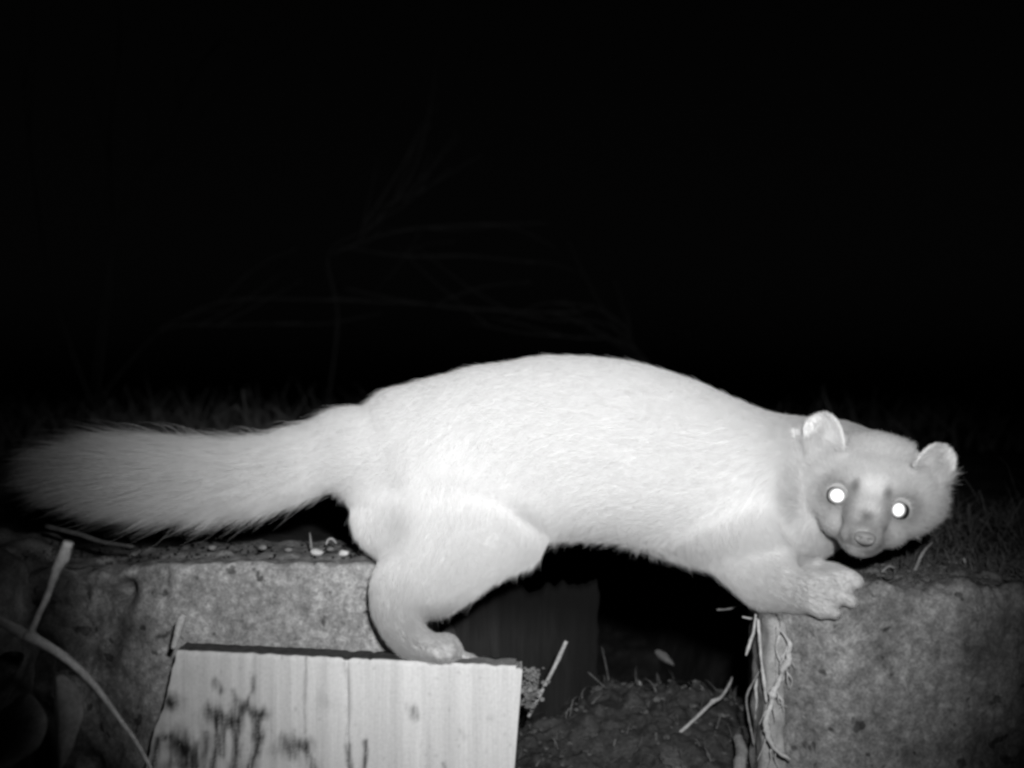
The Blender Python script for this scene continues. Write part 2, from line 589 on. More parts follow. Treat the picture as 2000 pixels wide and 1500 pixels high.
# dark plank standing in the gap
def plank_back():
    Yp = 0.80
    sz = ((P(1168, 0, Yp).x - P(850, 0, Yp).x), 0.018, 0.24)
    c = Vector((P(1009, 0, Yp).x, Yp + 0.009, P(0, 1145, Yp).z - 0.12))
    def fn(u, v, w):
        p = rounded(u, v, w, sz, 0.003, 30, 0.001, 5)
        p.y += 0.0022 * noise.noise(Vector((p.x * 130, p.z * 4, 1)))
        p.x += (0.008 * noise.noise(Vector((0, 0, p.z * 22))) + .003 * noise.noise(Vector((0, 3, p.z * 90)))) * max(0, u - .5) * 2
        p.z += (0.016 * noise.noise(Vector((p.x * 38, 0, 7))) + .006 * noise.noise(Vector((p.x * 160, 0, 3)))) * max(0, w - .7) / .3
        return p + c
    m = grey_mat('wet_dark_wood', 0.010, 0.35, 120, 900, bs=0.4, attr='wear_shade')
    # stretch the grain upright
    t = m.node_tree
    mp = t.nodes.new('ShaderNodeMapping'); mp.inputs['Scale'].default_value = (1, 1, 0.06)
    co = [n for n in t.nodes if n.type == 'TEX_COORD'][0]
    t.links.new(co.outputs['Object'], mp.inputs[0])
    for n in t.nodes:
        if n.type == 'TEX_NOISE': t.links.new(mp.outputs[0], n.inputs['Vector'])
    o = rough_box('wooden_board', fn, 90, 4, 40, m, lambda p: max(.1, (1.25 - .9 * max(0, (topx(p)[0] - 1040) / 130)) * min(1, max(.03, (topx(p)[1] - 1165) / 90)) * (1 + .5 * fbm((p.x * 5, p.y, p.z), 12, 3))))  # top fade: the marten's shadow put into the wood colour
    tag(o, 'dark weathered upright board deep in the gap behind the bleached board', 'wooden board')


plank_back()


# ------------------------------------------------------------------ twigs, roots, leaves, pebbles
def twig(name, px_pts, rad_px, mat, label, cat='twig', group=None, seed=0, parent=None, sides=8, wob=0.14):
    pts = [P(x, y, Y) for x, y, Y in px_pts]
    rr = [px_m(r, p[2]) for r, p in zip(rad_px, px_pts)]
    v, f = tube(pts, rr, sides, wob, seed)
    o = mk(name, v, f, mat, parent)
    if label: tag(o, label, cat, group)
    return o


def join_twigs(name, parts, mat, label, cat):
    A = Acc()
    for k, (px_pts, rad) in enumerate(parts):
        A.add(tube([P(*p) for p in px_pts], [px_m(r, p[2]) for r, p in zip(rad, px_pts)], 8, 0.15, k))
    return tag(mk(name, A.V, A.F, mat), label, cat)


join_twigs('forked_twig', [
    ([(-60, 1180, .50), (0, 1214, .505), (45, 1238, .51), (62, 1245, .51), (125, 1283, .515), (165, 1318, .52), (196, 1353, .525), (232, 1402, .53), (268, 1452, .54), (305, 1520, .55)], [8, 9, 12, 11, 8, 7, 5.5, 4, 3.5, 3]),
    ([(58, 1243, .51), (72, 1208, .508), (95, 1158, .505), (108, 1118, .50), (122, 1090, .498), (134, 1060, .495)], [7, 5.5, 6, 8, 13, 9])],
    grey_mat('weathered_twig', 0.45), 'forked grey twig with a swollen tip crossing in front of the dark stone', 'twig')
twig('twig', [(338, 1266, .648), (346, 1240, .647), (353, 1212, .646), (360, 1200, .646)], [5, 7, 9, 5], M_root,
     'short pale stub of a stem standing at the upper corner of the bleached board')
twig('twig', [(1032, 1400, .70), (1052, 1362, .70), (1078, 1312, .70), (1092, 1284, .70), (1106, 1252, .70)], [3.2, 4, 4, 4.5, 4], M_twig,
     'straight grey stick leaning beside the bleached board')
twig('twig', [(1290, 1462, .735), (1340, 1420, .735), (1384, 1378, .735), (1392, 1370, .735), (1408, 1362, .74), (1424, 1338, .75), (1430, 1322, .76)],
     [3.5, 3.4, 3.6, 5, 3.2, 2.8, 1.6], M_twig, 'long thin grey twig with a knuckle rising out of the gap')
twig('twig', [(1248, 1330, .84), (1256, 1346, .84), (1266, 1362, .84), (1278, 1376, .84)], [1, 5, 5.5, 1.5], M_twig,
     'short tapering twig end standing on the soil mound')
twig('twig', [(1350, 1500, .73), (1385, 1478, .735), (1420, 1458, .74), (1448, 1452, .74)], [4, 5, 4.5, 4], M_twig_dim,
     'dim crooked twig lying below the hanging roots')
twig('twig', [(1440, 1440, .72), (1448, 1462, .71), (1446, 1490, .70), (1440, 1530, .70)], [9, 12, 13, 13], M_twig_dim,
     'thick dim stub rising at the foot of the stone slab')
twig('twig', [(1478, 1480, .68), (1496, 1462, .68), (1512, 1444, .68)], [3.5, 4, 3], M_twig_dim,
     'short slanting twig at the foot of the hanging roots')
twig('twig', [(1030, 1345, .68), (1032, 1330, .68), (1040, 1318, .68)], [2, 4, 3], M_twig_dim, 'tiny snag beside the upper corner of the bleached board')

ROOTS = [
    ('thin root hanging at a slant under the foreleg', [(1476, 1200, .675), (1473, 1228, .675), (1464, 1258, .675), (1457, 1280, .675)], [3, 4, 4, 2.5]),
    ('long straight root hanging from under the foreleg', [(1480, 1210, .668), (1483, 1240, .668), (1487, 1290, .664), (1492, 1330, .66), (1497, 1372, .658)], [4, 4, 4, 4.5, 4]),
    ('thick branching pale root draped down the stone slab', [(1526, 1232, .657), (1536, 1246, .656), (1544, 1262, .655), (1538, 1276, .656), (1541, 1290, .655), (1531, 1304, .654), (1526, 1318, .656), (1516, 1343, .654), (1509, 1356, .653), (1507, 1374, .654),
      (1497, 1405, .653), (1499, 1430, .653), (1508, 1455, .652), (1525, 1472, .651), (1545, 1484, .65)], [3, 5, 9, 6, 8, 11, 6, 6.5, 9, 6, 6, 8, 6, 5, 2]),
    ('looping root behind the thick one on the stone slab', [(1522, 1240, .66), (1516, 1268, .66), (1524, 1290, .659), (1530, 1300, .658)], [3, 3, 3, 3]),
    ('thin bent root hanging clear of the slab', [(1484, 1310, .68), (1470, 1334, .68), (1458, 1362, .68), (1462, 1400, .68), (1468, 1430, .68), (1473, 1456, .68)], [2, 2.4, 2.5, 2.5, 2.2, 2]),
    ('faint thin root between the bent and the straight one', [(1482, 1318, .685), (1476, 1345, .685), (1478, 1372, .685), (1475, 1405, .685)], [3, 3.5, 3, 2]),
]
for lab, pts, rad in ROOTS:
    ro = twig('root', pts, [r_ * .78 * random.uniform(.75, 1.25) for r_ in rad], M_root if 'thick' in lab or 'straight' in lab or 'slant' in lab or 'looping' in lab else M_twig_dim, lab, 'root', 'roots hanging by the stone slab', seed=len(pts), wob=0.45)
    if 'thick' in lab:
        for k_ in range(10):      # hair-fine side rootlets
            x0, y0 = random.choice([(1538, 1262), (1533, 1302), (1515, 1345), (1505, 1372), (1498, 1405), (1500, 1432), (1510, 1456)]); sg = random.choice([-1, 1])
            twig('rootlet', [(x0, y0, .656), (x0 + sg * 5, y0 + 12, .655), (x0 + sg * random.uniform(3, 16), y0 + 26, .655), (x0 + sg * random.uniform(4, 24), y0 + random.uniform(34, 56), .656)], [1.8, 1.5, 1.1, .5], M_root, None, seed=k_, parent=ro)
twig('root', [(1400, 1191, .74), (1425, 1189, .74), (1450, 1180, .74)], [1.2, 1.6, 1], M_twig_dim, 'faint short root sticking out below the belly', 'root')
twig('root', [(1450, 1205, .70), (1466, 1208, .70), (1480, 1209, .69)], [1.5, 2, 1.5], M_root, 'tiny pale rootlet directly under the foreleg', 'root')

# straws on the right block
STRAWS = [
    ('pale flat straw lying on the block beside the front toes', [(1690, 1148, .658), (1725, 1154, .66), (1776, 1156, .66)], [2.2, 2.6, 2]),
    ('second pale straw crossing behind the front toes', [(1686, 1142, .665), (1700, 1150, .663), (1738, 1158, .66)], [2, 2.4, 1.2]),
    ('curved grass stalk standing on the far edge of the block', [(1790, 1132, .70), (1786, 1118, .70), (1795, 1095, .70), (1806, 1075, .70), (1822, 1058, .71)], [5, 4, 3.5, 3, 1.4]),
    ('broken stalk leaning on the block amid matted grass', [(1882, 1090, .72), (1889, 1106, .72), (1894, 1124, .72)], [3, 4, 3]),
    ('thin blade arching at the far edge of the block', [(1825, 1096, .74), (1860, 1098, .73), (1885, 1106, .73)], [1.3, 1.6, 1.2]),
    ('small curled straw behind the front paw', [(1722, 1118, .69), (1736, 1106, .69), (1748, 1110, .69)], [2.4, 2.4, 1.5]),
]
for lab, pts, rad in STRAWS:
    twig('straw', pts, rad, M_twig if 'pale' in lab else M_twig_dim, lab, 'straw', 'straws on the right block', seed=3)
twig('twig', [(90, 1028, .735), (150, 1042, .73), (200, 1058, .725), (262, 1068, .72)], [5, 5, 4.5, 3], grey_mat('dark_twig', 0.06),
     'dark twig lying along the block top under the tail')


def leaf(px_c, size_px, Y, rot, curl, mat, label, elong=1.6, tilt=0.3, name='dead_leaf'):
    nu, nv = 14, 8
    L = px_m(size_px, Y)
    c = P(px_c[0], px_c[1], Y)
    V, Fc = [], []
    ca, sa = math.cos(rot), math.sin(rot)
    for side in (0, 1):
        for i in range(nu + 1):
            u = i / nu
            wd = (math.sin(math.pi * min(1, u * 0.97 + 0.03)) ** 0.7) * (1 - 0.35 * u) / elong
            for j in range(nv + 1):
                v = (j / nv - .5) * 2
                x = (u - .5) * L
                y = v * wd * L * .5 * (1 + 0.15 * noise.noise(Vector((u * 5, v * 2, c.x * 40))))
                z = -abs(v) ** 1.5 * curl * wd * L + curl * 0.5 * L * (u - .5) ** 2 + 0.03 * L * noise.noise(Vector((u * 4, v * 3, c.z * 30)))
                z -= side * L * 0.012
                X, Z = x * ca - y * sa, x * sa + y * ca
                V.append(c + Vector((X, -z + Z * tilt, Z)))
    n1 = (nu + 1) * (nv + 1)
    for i in range(nu):
        for j in range(nv):
            q = (i * (nv + 1) + j, i * (nv + 1) + j + 1, (i + 1) * (nv + 1) + j + 1, (i + 1) * (nv + 1) + j)
            Fc.append(q); Fc.append(tuple(k + n1 for k in q[::-1]))
    return tag(mk(name, V, Fc, mat), label, 'leaf')


leaf((25, 1425), 150, .50, 1.2, .5, M_leaf_pale, 'large rounded dead leaf at the lower edge below the forked twig', 1.25, .2)
leaf((118, 1410), 175, .50, -1.45, .7, M_leaf_pale, 'narrow folded pale leaf hanging below the forked twig', 2.6, .25)
leaf((10, 1300), 80, .60, 0.5, .4, M_clod, 'dim leaf tucked under the forked twig', 1.5, .5)
leaf((1298, 1285), 44, .90, -0.62, .5, grey_mat('brown_leaf', 0.10), 'small pale leaf caught deep in the dark gap', 2.4, .3)
leaf((1322, 1496), 70, .70, -0.5, .8, M_clod, 'dim curled leaf lying at the foot of the long thin twig', 1.7, 1.2)
leaf((1195, 1440), 46, .74, 0.4, .9, M_leaf, 'small crumpled leaf halfway up the soil mound', 1.5, 1.5)
leaf((1255, 1466), 38, .73, -0.9, .9, M_leaf, 'small folded leaf low on the soil mound near the long twig', 2.2, 1.0)
leaf((1150, 1412), 34, .76, 1.1, .9, M_leaf, 'tiny upright leaf tip on the soil mound near the leaning stick', 2.0, .6)

# pebbles and crumbs
def pebble(px, py, Y, s, mat, label, cat='pebble', group='pebbles on the left block'):
    bm = bmesh.new()
    bmesh.ops.create_icosphere(bm, subdivisions=2, radius=1)
    c = P(px, py, Y); r = px_m(s, Y)
    for v in bm.verts:
        n = 1 + 0.3 * noise.noise(v.co * 1.3 + Vector((px, py, 0)))
        v.co = c + Vector((v.co.x * 1.25 * n, v.co.y * n, v.co.z * .72 * n)) * r
    me = bpy.data.meshes.new('pebble'); bm.to_mesh(me); bm.free()
    me.polygons.foreach_set('use_smooth', [True] * len(me.polygons))
    me.materials.append(mat)
    o = bpy.data.objects.new('pebble', me); COL.objects.link(o)
    return tag(o, label, cat, group)


pebble(619, 1079, .725, 10.5, M_pebble, 'bright white pebble on the block, in the gap between tail and hind leg')
pebble(671, 1080, .722, 8.5, M_pebble, 'bright white pebble on the block, the one closest to the hind leg')
pebble(645, 1072, .73, 6, M_conc_pebble, 'small grey pebble between the two bright white ones')
pebble(513, 1069, .73, 7, M_conc_pebble, 'dull pebble on the block under the middle of the tail')
pebble(564, 1074, .728, 6.5, M_conc_pebble, 'dull pebble just before the two bright ones under the tail')
pebble(415, 1070, .73, 7, M_conc_pebble, 'flat dull pebble under the tail above the broken corner')
pebble(251, 1072, .74, 5, M_conc_pebble, 'small dull pebble above the hollow in the block')
twig('straw', [(637, 1064, .735), (641, 1054, .735), (650, 1053, .735), (657, 1062, .735)], [1.3, 2.0, 2.4, 1.2], M_twig,
     'tiny arched straw behind the bright pebbles', 'straw')
twig('straw', [(608, 1072, .735), (607, 1058, .735), (605, 1040, .735)], [2.6, 2.2, .8], M_twig_dim, 'tiny upright stalk behind the bright pebbles', 'straw')


def scatter_clods(name, n, region, mat, smin, smax, label, cat=None, flat=.7):
    A = Acc()
    ico = bmesh.new(); bmesh.ops.create_icosphere(ico, subdivisions=1, radius=1)
    iv = [v.co.copy() for v in ico.verts]; iff = [[v.index for v in f.verts] for f in ico.faces]; ico.free()
    for _ in range(n):
        x, y, z = region()
        s = random.uniform(smin, smax) * random.uniform(.5, 1)
        a = random.uniform(0, 6.28)
        vs_ = []
        for v in iv:
            k = 1 + 0.6 * (random.random() - .5)
            vx, vy = v.x * math.cos(a) - v.y * math.sin(a), v.x * math.sin(a) + v.y * math.cos(a)
            vs_.append(Vector((x + vx * s * k * 1.3, y + vy * s * k, z + v.z * s * k * flat)))
        A.add((vs_, iff))
    return tag(mk(name, A.V, A.F, mat, smooth=False), label, cat, kind='stuff')


def reg_gap():
    x, y = random.uniform(-0.0, 0.23), random.uniform(0.64, 0.95)
    return x, y, ground_h(x, y) + 0.001
scatter_clods('rubble', 700, reg_gap, M_clod, 0.0005, 0.0030, 'dark crumbly soil and rubble at the bottom of the gap')


def reg_ltop():
    x = random.uniform(L_x0 + .01, L_x1); y = random.uniform(LY + 0.02, LY + 0.10)
    return x, y, lz + 0.0005
scatter_clods('grit', 500, reg_ltop, M_conc_r, 0.0004, 0.0012, 'grit and crumbs scattered on the top of the left block')
def reg_rtop():
    x = random.uniform(R_x0 + .035, R_x1 - .05); y = random.uniform(RY + 0.02, RY + 0.11)
    return x, y, rz + 0.001
scatter_clods('debris', 500, reg_rtop, M_clod, 0.0008, 0.003, 'crumbs of soil and moss on the top of the right block')
def reg_moss():
    a = random.gauss(0, 1); b = random.random()
    p = P(1040 + a * 9 - 8 * b, 1305 + 75 * b, .672)
    return p.x, p.y + random.uniform(-.004, .004), p.z
scatter_clods('moss', 260, reg_moss, M_moss, 0.0005, 0.0017, 'clump of pale moss beside the corner of the bleached board', flat=1)


# ------------------------------------------------------------------ grass (stuff) and bare bushes
def blades(name, n, where, mat, label, hmin, hmax, wmin, wmax, droop=0.6, seg=6):
    V, Fc = [], []
    for _ in range(n):
        x, y, z = where()
        h = random.uniform(hmin, hmax); w = random.uniform(wmin, wmax)
        a = random.uniform(0, 6.28); d = Vector((math.cos(a), math.sin(a), 0))
        lean = random.uniform(0.1, droop) * 1.6
        side = Vector((-d.y, d.x, 0)) if random.random() < .5 else Vector((1, 0, 0))
        base = len(V)
        p = Vector((x, y, z)); ang = random.uniform(0, .5) * droop
        kink = random.randint(1, seg - 1); kk = random.uniform(-.2, 1.6) * droop
        for i in range(seg + 1):
            ww = w * (1 - (i / seg) ** 2 * .9)
            V.append(p - side * ww * .5); V.append(p + side * ww * .5)
            ang += lean / seg + (kk if i == kink else 0)
            p = p + (Vector((0, 0, 1)) * math.cos(ang) + d * math.sin(ang)) * (h / seg)
        for i in range(seg):
            b = base + 2 * i
            Fc.append((b, b + 1, b + 3, b + 2))
    return tag(mk(name, V, Fc, mat, smooth=False), label, kind='stuff')


def w_gap():
    x, y = random.uniform(0.0, 0.225), random.uniform(0.68, 0.95)
    return x, y, ground_h(x, y) + 0.002
blades('straw_litter', 260, w_gap, grey_mat('straw', 0.075, 0.6, 60, 300), 'tangled straw and leaf litter over the soil in the gap', 0.008, 0.035, 0.0005, 0.0016, 2.4)
def w_left():
    px = random.gauss(430, 170) if random.random() < .75 else random.uniform(-100, 900)
    Y = random.uniform(1.75, 2.6)
    p = P(px, 0, Y)
    return p.x, Y, ground_h(p.x, Y) - 0.005
blades('grass', 1500, w_left, M_grass, 'dry tangled grass on the bank behind the tail', 0.05, 0.17, 0.0015, 0.004, 1.5)
def w_right():
    px = random.uniform(1790, 2080); Y = random.uniform(0.77, 1.05)
    p = P(px, 0, Y)
    return p.x, Y, ground_h(p.x, Y) - 0.003
blades('grass', 900, w_right, M_grass_near, 'matted grass and moss behind the right block', 0.015, 0.065, 0.0006, 0.0016, 1.9)
def w_rt():
    px = random.uniform(1740, 2080); Y = random.uniform(0.69, 0.765)
    p = P(px, 0, Y)
    return p.x, Y, rz - 0.001
blades('grass', 600, w_rt, M_grass_near, 'short matted grass on the far edge of the right block', 0.006, 0.022, 0.0005, 0.0013, 1.5)
def w_mid():
    px = random.uniform(-150, 2150); Y = random.uniform(2.0, 3.4)
    p = P(px, 0, Y)
    return p.x, Y, ground_h(p.x, Y) - 0.005
blades('grass', 1400, w_mid, M_grass, 'sparse dry grass over the dark ground behind the marten', 0.04, 0.16, 0.0015, 0.004, 0.9)


def bush(name, base, sprigs, label, radius=1.6):
    root = empty(name, base)
    tag(root, label, 'bush', 'bare bushes far behind')
    bpy.context.view_layer.update()
    for k, sp in enumerate(sprigs):
        A = Acc()
        n = len(sp)
        A.add(tube([P(*p) for p in sp], [px_m(radius * (1 - .7 * i / (n - 1)), sp[i][2]) for i in range(n)], 5, .1, k))
        for _ in range(3):    # side shoots
            i = random.randint(0, n - 2)
            a = P(*sp[i]).lerp(P(*sp[i + 1]), random.random())
            d = (P(*sp[i + 1]) - P(*sp[i])).normalized()
            d2 = (d + Vector((random.uniform(-.4, .4), random.uniform(-.5, .5), random.uniform(-.35, .5)))).normalized()
            L = random.uniform(.1, .3)
            q = [a, a + d2 * L * .5 + Vector((0, 0, .01)), a + d2 * L + Vector((0, 0, random.uniform(-.03, .05)))]
            A.add(tube(q, [px_m(radius * .5, 3), px_m(radius * .4, 3), px_m(radius * .2, 3)], 4, .1, k))
        mk('branch', A.V, A.F, M_branch, root)


bush('bare_bush', P(640, 790, 3.0), [
    [(640, 790, 3.0), (660, 620, 2.9), (640, 500, 2.8), (700, 455, 2.7), (790, 400, 2.6), (880, 330, 2.5)],
    [(640, 500, 2.8), (760, 455, 2.7), (900, 440, 2.7), (1070, 436, 2.7)],
    [(700, 470, 2.7), (800, 350, 2.6), (840, 210, 2.5), (860, 60, 2.5)],
    [(650, 480, 2.8), (790, 500, 2.6), (920, 500, 2.6), (1050, 515, 2.7)],
    [(700, 455, 2.7), (750, 380, 2.6), (800, 300, 2.6), (830, 240, 2.6)],
    [(660, 560, 2.9), (800, 590, 2.7), (950, 605, 2.6), (1110, 610, 2.6), (1160, 595, 2.6)]],
    'faint bare bush with fanned twigs in the dark above the marten\'s back', 2.4)
bush('bare_bush', P(180, 800, 2.8), [
    [(180, 800, 2.8), (260, 700, 2.7), (330, 640, 2.6), (450, 635, 2.6), (590, 630, 2.6)],
    [(180, 760, 2.8), (240, 400, 2.6), (360, 260, 2.5), (460, 160, 2.5), (620, 60, 2.5)],
    [(240, 420, 2.6), (330, 250, 2.6), (390, 130, 2.6), (450, 50, 2.6)],
    [(300, 650, 2.7), (430, 590, 2.6), (600, 585, 2.6), (850, 595, 2.6)],
    [(190, 780, 2.8), (220, 500, 2.7), (215, 250, 2.7), (240, 60, 2.7)],
    [(180, 790, 2.8), (100, 560, 2.7), (60, 300, 2.7), (40, 100, 2.7)]],
    'faint bare bush with long arching twigs in the dark over the tail', 2.2)
bush('bare_bush', P(1350, 830, 3.0), [
    [(1350, 830, 3.0), (1240, 680, 2.8), (1130, 660, 2.7), (1020, 650, 2.7), (920, 630, 2.7)],
    [(1300, 760, 2.9), (1200, 640, 2.8), (1070, 625, 2.7), (950, 600, 2.7)],
    [(1240, 690, 2.8), (1220, 640, 2.7), (1160, 600, 2.7), (1080, 590, 2.7)],
    [(1350, 830, 3.0), (1250, 700, 2.9), (1180, 660, 2.8), (1100, 610, 2.8)]],
    'faint low bare bush just above the highest point of the marten\'s back', 2.0)

# ------------------------------------------------------------------ the marten
exec_marten = True
S0 = 0.66 / F


def loft(path, ratio=0.85, sides=28):
    """closed tapering body through (x, y, Y, r_px[, depth_ratio]); ends are rounded"""
    pts = [P(a[0], a[1], a[2]) for a in path]
    rad = [px_m(a[3], a[2]) for a in path]
    rat = [a[4] if len(a) > 4 else ratio for a in path]
    n = len(pts)
    Q, R, T = [], [], []
    for i in range(n - 1):
        p0, p1, p2, p3 = pts[max(i - 1, 0)], pts[i], pts[i + 1], pts[min(i + 2, n - 1)]
        for k in range(6):
            u = k / 6
            Q.append(0.5 * ((2 * p1) + (p2 - p0) * u + (2 * p0 - 5 * p1 + 4 * p2 - p3) * u * u + (3 * p1 - p0 - 3 * p2 + p3) * u ** 3))
            w = u * u * (3 - 2 * u)
            R.append(rad[i] * (1 - w) + rad[i + 1] * w); T.append(rat[i] * (1 - w) + rat[i + 1] * w)
    Q.append(pts[-1]); R.append(rad[-1]); T.append(rat[-1])
    # rounded ends
    d0 = (Q[0] - Q[1]).normalized(); d1 = (Q[-1] - Q[-2]).normalized()
    caps0 = [(Q[0] + d0 * R[0] * math.sin(a), R[0] * math.cos(a), T[0]) for a in (1.45, 1.1, .75, .4)]
    caps1 = [(Q[-1] + d1 * R[-1] * math.sin(a), R[-1] * math.cos(a), T[-1]) for a in (.4, .75, 1.1, 1.45)]
    ring = caps0 + list(zip(Q, R, T)) + caps1
    V, Fc = [], []
    for i, (q, r, t) in enumerate(ring):
        d = (ring[min(i + 1, len(ring) - 1)][0] - ring[max(i - 1, 0)][0]).normalized()
        b = Vector((0, 1, 0)); b = (b - d * b.dot(d))
        if b.length < .15: b = Vector((1, 0, 0)) - d * d.x
        b.normalize()
        a = d.cross(b).normalized()
        for s in range(sides):
            th = 2 * math.pi * s / sides
            V.append(q + a * math.cos(th) * r + b * math.sin(th) * r * t)
    for i in range(len(ring) - 1):
        for s in range(sides):
            s2 = (s + 1) % sides
            Fc.append((i * sides + s, i * sides + s2, (i + 1) * sides + s2, (i + 1) * sides + s))
    Fc.append(tuple(range(sides - 1, -1, -1)))
    Fc.append(tuple((len(ring) - 1) * sides + s for s in range(sides)))
    return V, Fc


# head frame
HY = 0.648
HC = P(1697, 981, HY)                 # point between the eyes
hs = HY / F                           # metres per head pixel
_roll = math.radians(12.7)
ez = -HC.normalized()               # forward, to the camera and a little down
ex = Vector((math.cos(_roll), 0, -math.sin(_roll)))
ex = (ex - ez * ex.dot(ez)).normalized()
ey = ez.cross(ex)
if ey.z < 0: ey = -ey


def H(x, y, z): return HC + (ex * x + ey * y + ez * z) * hs


def ellip(c, r, axes=None, seg=28):
    ax = axes or (ex, ey, ez)
    V, Fc = [], []
    rings = seg // 2
    for i in range(1, rings):
        th = math.pi * i / rings
        for s in range(seg):
            ph = 2 * math.pi * s / seg
            V.append(c + ax[0] * (math.sin(th) * math.cos(ph) * r[0]) + ax[1] * (math.sin(th) * math.sin(ph) * r[1]) + ax[2] * (math.cos(th) * r[2]))
    for i in range(rings - 2):
        for s in range(seg):
            s2 = (s + 1) % seg
            Fc.append((i * seg + s, (i + 1) * seg + s, (i + 1) * seg + s2, i * seg + s2))
    a, b = len(V), len(V) + 1
    V += [c + ax[2] * r[2], c - ax[2] * r[2]]
    for s in range(seg):
        s2 = (s + 1) % seg
        Fc.append((a, s, s2)); k = (rings - 2) * seg
        Fc.append((b, k + s2, k + s))
    return V, Fc


def hE(x, y, z, rx, ry, rz): return ellip(H(x, y, z), (rx * hs, ry * hs, rz * hs))


def ear(sgn):
    """cupped rounded ear, a bent shell with thickness"""
    n, m = 16, 14
    L, W, th = (84.0, 39.0, 7.5) if sgn > 0 else (98.0, 44.0, 7.5)
    up = Vector((0.42 * sgn, .90, .02)).normalized()
    nf = Vector((0.30 * sgn, -.05, .95)); nf = (nf - up * nf.dot(up)).normalized()
    rt = up.cross(nf)
    base = Vector((90 * sgn, 70, -28))
    V, Fc = [], []
    for side in (0, 1):
        for i in range(n + 1):
            u = i / n
            wd = W * math.sqrt(max(0.0, 1 - max(0, (u - .30) / .70) ** 2.3))
            for j in range(m + 1):
                v = (j / m - .5) * 2
                z = 36 * (v * v - .3) * (1 - .45 * u) - (th if side else 0) * (1 if u < 1 else .4)
                q = base + rt * (v * wd) + up * (u * L) + nf * z
                V.append(H(q.x, q.y, q.z))
    n1 = (n + 1) * (m + 1)
    W1 = m + 1
    for i in range(n):
        for j in range(m):
            q = (i * W1 + j, i * W1 + j + 1, (i + 1) * W1 + j + 1, (i + 1) * W1 + j)
            Fc.append(q); Fc.append(tuple(k + n1 for k in q[::-1]))
    bd = [(0, j) for j in range(m + 1)] + [(i, m) for i in range(1, n + 1)] + [(n, j) for j in range(m - 1, -1, -1)] + [(i, 0) for i in range(n - 1, 0, -1)]
    for a, b in zip(bd, bd[1:] + bd[:1]):
        p, q = a[0] * W1 + a[1], b[0] * W1 + b[1]
        Fc.append((q, p, p + n1, q + n1))
    return V, Fc


BYm = 0.700     # depth of the spine
TAIL = [(770, 878, BYm, 82), (700, 877, BYm, 77), (620, 896, BYm, 58), (540, 916, BYm, 46), (450, 928, .703, 38), (350, 929, .706, 33), (250, 923, .71, 27), (170, 919, .713, 20), (115, 920, .715, 12)]
TRUNK = [(756, 902, BYm, 103), (805, 884, BYm, 128), (880, 878, BYm, 143), (970, 868, BYm, 154), (1080, 868, BYm, 170), (1190, 873, BYm, 168), (1290, 897, .700, 164), (1380, 932, .700, 160), (1460, 957, .700, 156, .72), (1530, 961, .702, 149, .72)]
NECK = [(1470, 953, .704, 148, .72), (1560, 946, .707, 132, .72), (1635, 938, .708, 116, .74), (1690, 940, .708, 100, .8)]
THIGH = [(880, 905, .692, 118, .5), (890, 990, .685, 124, .45), (890, 1050, .674, 112, .45), (850, 1105, .668, 88, .5), (795, 1150, .664, 64, .6)]
THIGH2 = [(960, 960, .696, 110, .5), (1008, 1006, .690, 84, .42), (918, 1088, .670, 60, .55), (850, 1140, .664, 58, .6)]
SHANK = [(775, 1130, .664, 50, .75), (768, 1175, .662, 47, .75), (780, 1215, .66, 43, .75), (806, 1248, .659, 39, .8), (836, 1266, .658, 30, .8)]
FOOT = [(825, 1264, .658, 27, 1.0), (855, 1268, .657, 24, 1.2), (872, 1270, .656, 22, 1.2)]
HTOES = [[(852, 1258, .661, 21, 1), (872, 1256, .662, 22, 1), (886, 1266, .662, 17, 1), (890, 1275, .662, 13, 1)],
         [(848, 1268, .654, 17, 1), (866, 1272, .652, 17, 1), (874, 1279, .651, 13, 1)],
         [(838, 1272, .649, 14, 1), (852, 1276, .647, 14, 1), (860, 1283, .646, 10, 1)],
         [(865, 1262, .670, 14, 1), (886, 1262, .672, 13, 1), (897, 1272, .673, 9, 1)]]
FAR_THIGH = [(770, 940, .715, 80, .6), (745, 1000, .715, 58, .7), (750, 1050, .712, 46, .7), (785, 1095, .705, 42, .6), (815, 1150, .695, 34, .7), (800, 1205, .685, 26, .8), (845, 1262, .674, 18, .8), (905, 1284, .669, 11, 1), (936, 1291, .668, 9, 1)]
RUMP = [(760, 965, .698, 62, .6), (735, 995, .694, 50, .6), (728, 1025, .69, 43, .6), (742, 1052, .686, 36, .6)]
CREASE = [(800, 950, .69, 75, .45), (785, 1010, .684, 58, .45), (785, 1060, .678, 52, .5), (790, 1100, .672, 50, .5)]
ARM = [(1440, 985, .698, 132, .42), (1468, 1058, .690, 106, .45), (1496, 1118, .677, 68, .55), (1548, 1155, .664, 42, .8), (1580, 1155, .658, 42, .85), (1610, 1160, .653, 37, .8)]
PAW = [(1590, 1150, .654, 38, .75), (1620, 1155, .652, 36, .65), (1640, 1152, .651, 28, .6)]
FTOES = [[(1625, 1130, .656, 16, 1), (1655, 1126, .654, 16.5, 1), (1674, 1135, .652, 14.5, 1)],
         [(1630, 1152, .654, 12, 1), (1646, 1154, .652, 10, 1)],
         [(1625, 1162, .650, 14, 1), (1650, 1168, .646, 14.5, 1), (1664, 1176, .645, 12, 1)],
         [(1598, 1178, .649, 14, 1), (1618, 1193, .645, 14, 1), (1632, 1199, .644, 12, 1)],
         [(1580, 1185, .650, 14, 1), (1598, 1199, .648, 12, 1), (1610, 1203, .647, 9, 1)]]
FAR_ARM = [(1470, 1070, .715, 60, .6), (1530, 1118, .708, 30, .8), (1575, 1122, .695, 22, .9), (1608, 1114, .686, 20, .9), (1640, 1120, .680, 16, .9)]

